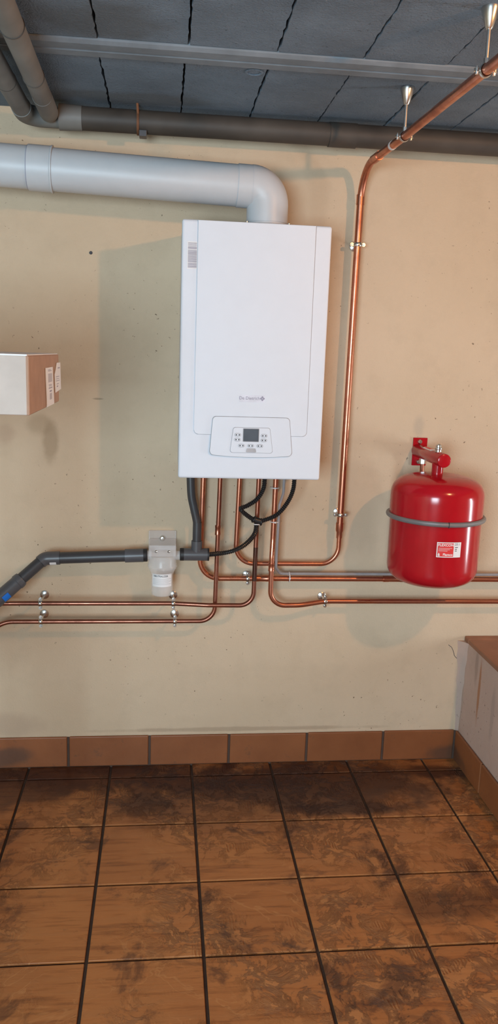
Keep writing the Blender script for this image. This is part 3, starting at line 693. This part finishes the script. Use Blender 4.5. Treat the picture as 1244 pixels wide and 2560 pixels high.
# grey cable strapped to the pipes
q0 = xe_+.021
cpath = fillet([Vector((q0+.014, -pe+.02, Z0+.003)), Vector((q0+.012, -pe+.012, W(705, 1235, pe).z)), Vector((q0-.002, -pe, W(690, 1262, pe).z)), Vector((q0-.006, -pe, W(690, 1418, pe).z)), Vector((W(700, 1432, .05).x, -.05, zb_+.0185)), Vector((LX+.9, -.05, zb_+.0175))], .02, 6)
build('grey_cable', sweep(cpath, .0052, 10), MATS['cable'], label='thin grey cable tied along the copper pipes below the boiler', category='cable')
for (c, ax, R, lab) in ((V(683, 1219, pe), (0, 0, 1), .0155, 'white cable tie round the vertical pipe close under the boiler'), (V(683, 1304, pe), (0, 0, 1), .0155, 'white cable tie round the vertical pipe beside the conduit joint'),
                   (Vector((W(722, 1446, .05).x, -.05, zb_+.006)), (1, 0, 0), .0185, 'white cable tie round the horizontal pipe and grey cable')):
    c = Vector(c); c.x += .004 if ax[2] else 0
    ti = thing('cable_tie', lab, 'cable tie', c, 'white cable ties')
    build('loop', ring(c, ax, R, .0012, 24, 6, flat=1.4), MATS['tie'], ti)
    build('head', box(c+Vector((-.003, -R-.004, -.003)), c+Vector((.003, -R+.001, .003)), .0008, 1), MATS['tie'], ti, sharp=12)

# ------------------------------------------------------------------ expansion tank
TXc, TP, TR = .936, .235, .157
zt0, zt1 = .797, 1.182
tk = thing('expansion_tank', 'red round expansion tank hanging from a wall arm with a grey clamp ring', 'tank', (TXc, -TP, zt0))
zm = W(1090, 1312, TP+TR).z
Ht = zm
dome = [(TR, zm-.002)]; zs_ = 1.098; nn = 3.0
for k in range(0, 21):
    a = k/20*math.pi/2; dome.append((TR*max(0, math.cos(a))**(2/nn), zs_+(zt1-zs_)*math.sin(a)**(2/nn)))
dome[-1] = (0, zt1)
build('upper_shell', lathe(dome, (TXc, -TP, 0), seg=64), MATS['red'], tk, sharp=50)
low = []; hb_ = .075; nn = 2.9
for k in range(0, 21):
    a = k/20*math.pi/2; low.append(((TR-.003)*max(0, math.sin(a))**(2/nn), zt0+hb_-hb_*max(0, math.cos(a))**(2/nn)))
low[0] = (0, zt0); low.append((TR-.003, zm+.002))
build('lower_shell', lathe(low, (TXc, -TP, 0), seg=64), MATS['red'], tk, sharp=50)
cr_ = build('clamp_ring', ring((TXc, -TP, zm), (0, 0, 1), TR+.003, .0085, 72, 10), MATS['grey_ring'], tk)
build('ring_gap', box((TXc-.012, -TP-TR-.0128, zm-.009), (TXc-.0105, -TP-TR-.002, zm+.009)), MATS['ink'], cr_, sharp=0)
az = 1.234
build('neck', cyl((TXc-.006, -TP, zt1-.01), (TXc-.006, -TP, az), .0195, 24), MATS['red'], tk)
arm = build('arm', lathe([(0.020, .004), (.0235, .01), (.0235, .292), (.0225, .295), (0, .295)], (TXc-.006, 0, az), (0, -1, 0), 32), MATS['red'], tk)
build('arm_cap', lathe([(.0215, 0), (.0215, .001), (.020, .002), (0, .002)], (TXc-.006, -.2945, az), (0, -1, 0), 32), MATS['red'], arm)
p0, p1 = W(1028, 1096, .004), W(1065, 1162, .004)
xp0, xp1 = .9125, .9655
bp = build('bracket_plate', box((xp0, -.006, 1.178), (xp1, 0, 1.280), .001, 1), MATS['red'], tk, sharp=12)
for zz in (1.266, 1.192): build('plate_screw', lathe([(.009, 0), (.009, .002), (.0065, .006), (0, .007)], (TXc+.001, -.006, zz), (0, -1, 0), 16), MATS['zinc'], bp)
build('air_valve', lathe([(.011, 0), (.011, .008), (.0125, .010), (.0125, .014), (.010, .016), (.009, .024), (.005, .028), (0, .029)], (TXc-.008, -.235, az+.022), seg=18), MATS['zinc'], arm)
b_ = patch(Vector((TXc-.006, 0, az)), Vector((0, -1, 0)), .0240, -.5, .55, .10, .19, Vector((0, 0, 1)), 8)
ast = build('arm_sticker', b_, MATS['paper'], arm)
build('sticker_print', patch(Vector((TXc-.006, 0, az)), Vector((0, -1, 0)), .0243, -.3, .35, .11, .165, Vector((0, 0, 1)), 6), MATS['label_red'], ast)
# tank label
def tang(px, py):   # angle and height of a photo point on the tank shell
    d = ray(px, py); o_ = CAM-Vector((TXc, -TP, 0)); A = d.x**2+d.y**2; B = 2*(o_.x*d.x+o_.y*d.y); C_ = o_.x**2+o_.y**2-TR**2
    t_ = (-B-math.sqrt(B*B-4*A*C_))/(2*A); p = o_+d*t_; return math.atan2(p.x, -p.y), p.z
a0, lz1 = tang(1092, 1355); a1, _ = tang(1152, 1355); _, lz0 = tang(1120, 1394)
am = a0+(a1-a0)*.68
AX = Vector((TXc, -TP, 0)); UP = Vector((0, 0, 1))
lb = build('label', patch(AX, UP, TR+.0008, a0, a1, lz0, lz1, fr, 14), MATS['paper'], tk)
build('label_red_field', patch(AX, UP, TR+.0012, a0+.02, am, lz0+.003, lz1-.003, fr, 10), MATS['label_red'], lb)
wr = lambda a, z, R: (lambda x, y, zz: Vector((TXc+math.sin(a+x/R)*(R+zz), -TP-math.cos(a+x/R)*(R+zz), z+y)))
ac = (a0+am)/2+.01
build('label_lettering', text_bm('FLEXCON', .0115, wr(ac, lz1-.0095, TR+.0014), bold=.0003), MATS['paper'], lb, sharp=0)
build('label_lettering', text_bm('Flamco', .0115, wr(ac+.05, lz0+.0095, TR+.0014), bold=.0003), MATS['paper'], lb, sharp=0)
build('label_emblem', lathe([(0, 0), (.0025, .0), (.0040, .003), (.003, .006), (.001, .011), (0, .012)], (TXc+math.sin(a0+.05)*(TR+.0006), -TP-math.cos(a0+.05)*(TR+.0006), lz0+.004), seg=8), MATS['paper'], lb)
ll = bmesh.new()
for k in range(3): merge(ll, patch(AX, UP, TR+.0015, a0+.04, am-.03-.05*k, lz1-.0205-.0045*k, lz1-.0195-.0045*k, fr, 8))
build('label_lines', ll, MATS['paper'], lb, sharp=0)
a2 = (am+a1)/2
build('label_lettering', text_bm('25 l', .011, wr(a2-.01, lz1-.007, TR+.0009)), MATS['ink'], lb, sharp=0)
ll = bmesh.new()
for k in range(3): merge(ll, patch(AX, UP, TR+.0011, am+.03, am+.075+.02*(k == 0), lz1-.018-.006*k, lz1-.0158-.006*k, fr, 4))
build('label_lines', ll, MATS['ink'], lb, sharp=0)
# thin copper feed from arm down to the pipe behind the tank
vx = TXc+.006
ft = thing('feed_pipe', 'thin copper feed pipe dropping from the tank bracket behind the red tank', 'pipe', (vx, -.036, zb_))
build('tube', sweep(fillet([Vector((vx, -.036, az-.02)), Vector((vx, -.036, zb_+.05)), Vector((vx+.004, -.046, zb_+.008))], .02, 6), .0075, 14), MATS['copper_dull'], ft)
build('union_nut', lathe([(.0115, 0), (.0115, .02)], (vx, -.036, az-.045), seg=6), MATS['zinc'], ft, sharp=20)

# ------------------------------------------------------------------ old drain pipes under the ceiling
rp, rr_ = .105, .035; zr = 2.267; ra = .0275; zA, zB = 2.262, 2.264
A1, A0 = WZ(52, 266, zA), WZ(-2, 172, zA); B1, B0 = WZ(114, 262, zB), WZ(3, 2, zB)
dA = (A0-A1).normalized(); dB = (B0-B1).normalized()
ext = lambda p, d, y: p+d*((y-p.y)/d.y)
cA = ext(A1, dA, -rp)
t = thing('soil_pipe', 'dusty dark plastic waste pipe running along the top of the wall with an elbow', 'pipe', (cA.x, -rp, zr-rr_))
build('run_pipe', sweep([Vector((cA.x+.12, -rp, zr)), Vector((XR, -rp, zr+.002))], rr_, 32), MATS['pvc_dark'], t)
build('elbow', sweep(fillet([ext(A1, dA, -.21), Vector((cA.x, -rp, zA)), Vector((cA.x+.14, -rp, zr-.003))], .06, 12), ra+.002, 32), MATS['pvc_old'], t)
build('branch_pipe', sweep([ext(A1, dA, -4.4), ext(A1, dA, -.18)], ra, 32), MATS['pvc_old'], t)
def joint(par, p, d, r): build('joint', lathe([(r-.001, -.0015), (r+.0008, -.0015), (r+.0008, .0015), (r-.001, .0015)], p, d, 32), MATS['pvc_dark'], par)
build('coupling', lathe([(rr_, -.045), (rr_+.0025, -.045), (rr_+.0025, .045), (rr_, .045)], (W(855, 345, rp).x, -rp, zr), (1, 0, 0), 32), MATS['pvc_dark'], t)
joint(t, ext(A1, dA, WZ(12, 200, zA).y), dA, ra)
t2 = thing('soil_pipe', 'dusty grey plastic waste pipe on the ceiling ending above the wall pipe', 'pipe', (B1.x, -.14, zB-ra))
build('pipe', sweep([ext(B1, dB, -4.4), ext(B1, dB, -.19)], ra, 32), MATS['pvc_old'], t2)
build('end_socket', lathe([(0, -.012), (ra-.008, -.010), (ra, 0), (ra+.001, .01), (ra+.001, .17), (ra-.001, .17)], ext(B1, dB, -.155), dB, 32), MATS['pvc_old'], t2)
for q_ in ((82, 190), (24, 62)): joint(t2, ext(B1, dB, WZ(q_[0], q_[1], zB).y), dB, ra+.001)
# wedge collar and bracket on the wall run
cx_ = W(165, 300, rp).x
build('tee_collar', sweep([Vector((cx_-.02, -rp, zr)), Vector((cx_+.05, -rp, zr))], lambda i: (rr_+.004, rr_+.0015)[i], 32), MATS['pvc_old'], t)
hb = thing('pipe_bracket', 'rusty screw and pale clip holding the dark wall pipe', 'bracket', (W(350, 330, rp).x, -rp, zr-rr_-.012))
bx_ = W(345, 300, rp).x
build('strap', ring((bx_, -rp, zr), (1, 0, 0), rr_+.002, .0022, 36, 6, flat=2), MATS['rust'], hb)
build('screw_rod', cyl((bx_, -rp-.032, zr+.016), (bx_-.002, -rp-.032, ZC), .004, 8), MATS['rust'], hb)
build('clip', box((bx_+.004, -rp-.03, zr-rr_-.012), (bx_+.028, -rp+.01, zr-rr_+.006), .002), MATS['pvc_light'], hb, sharp=12)

# ------------------------------------------------------------------ cardboard box and a rack added out of frame to hold it up
bxr, by0, by1, bz0, bz1 = -.256, -1.25, -.80, 1.429, 1.544
cb = thing('cardboard_box', 'closed cardboard box with two white address labels overhanging the support rack', 'box', (bxr-.24, (by0+by1)/2, bz0))
body = build('carton', box((bxr-.48, by0+.002, bz0), (bxr-.0015, by1, bz1), .002, 1), MATS['card'], cb, sharp=12)
build('front_flap', box((bxr-.48, by0, bz0+.001), (bxr-.006, by0+.003, bz1-.001), .001, 1), MATS['card_light'], cb, sharp=12)
build('top_flap', box((bxr-.48, by0, bz1-.001), (bxr-.004, by1, bz1+.0022), .001, 1), MATS['paper'], cb, sharp=12)  # whitened to paint in the bright light falling on the box top
def side(px, py): v = WX(px, py, bxr); return (v.y, v.z)
def side_label(name, corners):
    P = [side(*c) for c in corners]; b = bmesh.new()
    A = [b.verts.new((bxr-.001, y_, z_)) for y_, z_ in P]; C = [b.verts.new((bxr+.0006, y_, z_)) for y_, z_ in P]; n = len(P)
    b.faces.new(A); b.faces.new(C[::-1])
    for i in range(n): b.faces.new((A[i], A[(i+1) % n], C[(i+1) % n], C[i]))
    return build(name, b, MATS['paper'], cb, sharp=0), P
l1, P1 = side_label('address_label', [(113, 920), (131, 917), (135, 1009), (117, 1018)])
l2, P2 = side_label('torn_label', [(141, 907), (150, 906), (152, 972), (138, 982), (136, 936), (138.5, 925)])
def marks(P, rowsdef, parent):
    ys_ = [p[0] for p in P]; zs_ = [p[1] for p in P]; y0, y1, z0, z1 = min(ys_), max(ys_), min(zs_), max(zs_); m = bmesh.new()
    for u0, u1, v0, v1 in rowsdef: box((bxr+.0005, y0+(y1-y0)*u0, z0+(z1-z0)*v0), (bxr+.0009, y0+(y1-y0)*u1, z0+(z1-z0)*v1), bm=m)
    return build('label_print', m, MATS['ink_grey'], parent, sharp=0)
marks(P1, [(.3+.0, .75, .62+.016*k, .628+.016*k) for k in range(14)]+[(.3, .7, .90, .915), (.3, .6, .93, .945), (.35, .7, .54, .555), (.4, .7, .51, .525), (.35, .75, .45, .48), (.45, .7, .36, .40)]+[(.45, .7, .16+.012*k, .166+.012*k) for k in range(14)], l1)
marks(P2, [(.5, .8, .80, .84), (.2, .7, .52, .54), (.2, .7, .45, .465), (.2, .75, .38, .40), (.3, .6, .27, .29), (.3, .5, .18, .22)], l2)
rk = thing('support_rack', 'grey metal rack with wooden boards added to hold up the cardboard box', 'rack', (-.85, -1.02, 0))  # not seen in the image; added as a support for the box
rx0, rx1, ry0, ry1 = -1.25, -.50, -1.22, -.82
for x_ in (rx0, rx1-.03):
    for y_ in (ry0, ry1-.03): build('post', box((x_, y_, 0), (x_+.03, y_+.03, bz0-.0245)), MATS['steel'], rk, sharp=0)
for z_ in (.15, .78, bz0-.0235): build('shelf_board', box((rx0, ry0, z_), (rx1, ry1, z_+.022)), MATS['wood'], rk, sharp=0)

# ------------------------------------------------------------------ small fixings on the wall
v = W(227, 632, 0)
sc = build('wall_plug', lathe([(.0, .002), (.003, .003), (.0052, .002), (.0056, 0)][::-1], (v.x, 0, v.z), (0, -1, 0), 16), MATS['ink'], label='dark screw plug left in the wall beside the boiler shadow', category='plug')
build('plaster_crack', sweep([W(x_, y_, -.0002) for x_, y_ in ((1120, 1612), (1128, 1618), (1132, 1627), (1135, 1639), (1138, 1643), (1143, 1647), (1146, 1652))], .0011, 6), MATS['ink'], wb)
# cellar lamp: bare bulb in a ceiling holder
lp = thing('ceiling_bulb', 'bare warm bulb in a ceiling lamp holder', 'lamp', LAMP)
build('holder', lathe([(.045, ZC-LAMP.z-.002), (.045, ZC-LAMP.z-.012), (.022, ZC-LAMP.z-.02), (.020, .045), (.017, .042)], LAMP, seg=24), MATS['white_panel'], lp)
build('bulb', lathe([(.0, -.040), (.02, -.034), (.033, -.015), (.036, .004), (.028, .025), (.016, .042), (.016, .05)], LAMP, seg=24), MATS['bulb'], lp)
pl_ = bpy.data.lights.new('bulb_light', 'POINT'); pl_.energy = 68; pl_.color = (1, .47, .19); pl_.shadow_soft_size = .03
po = bpy.data.objects.new('bulb_light', pl_); COL.objects.link(po); po.location = LAMP
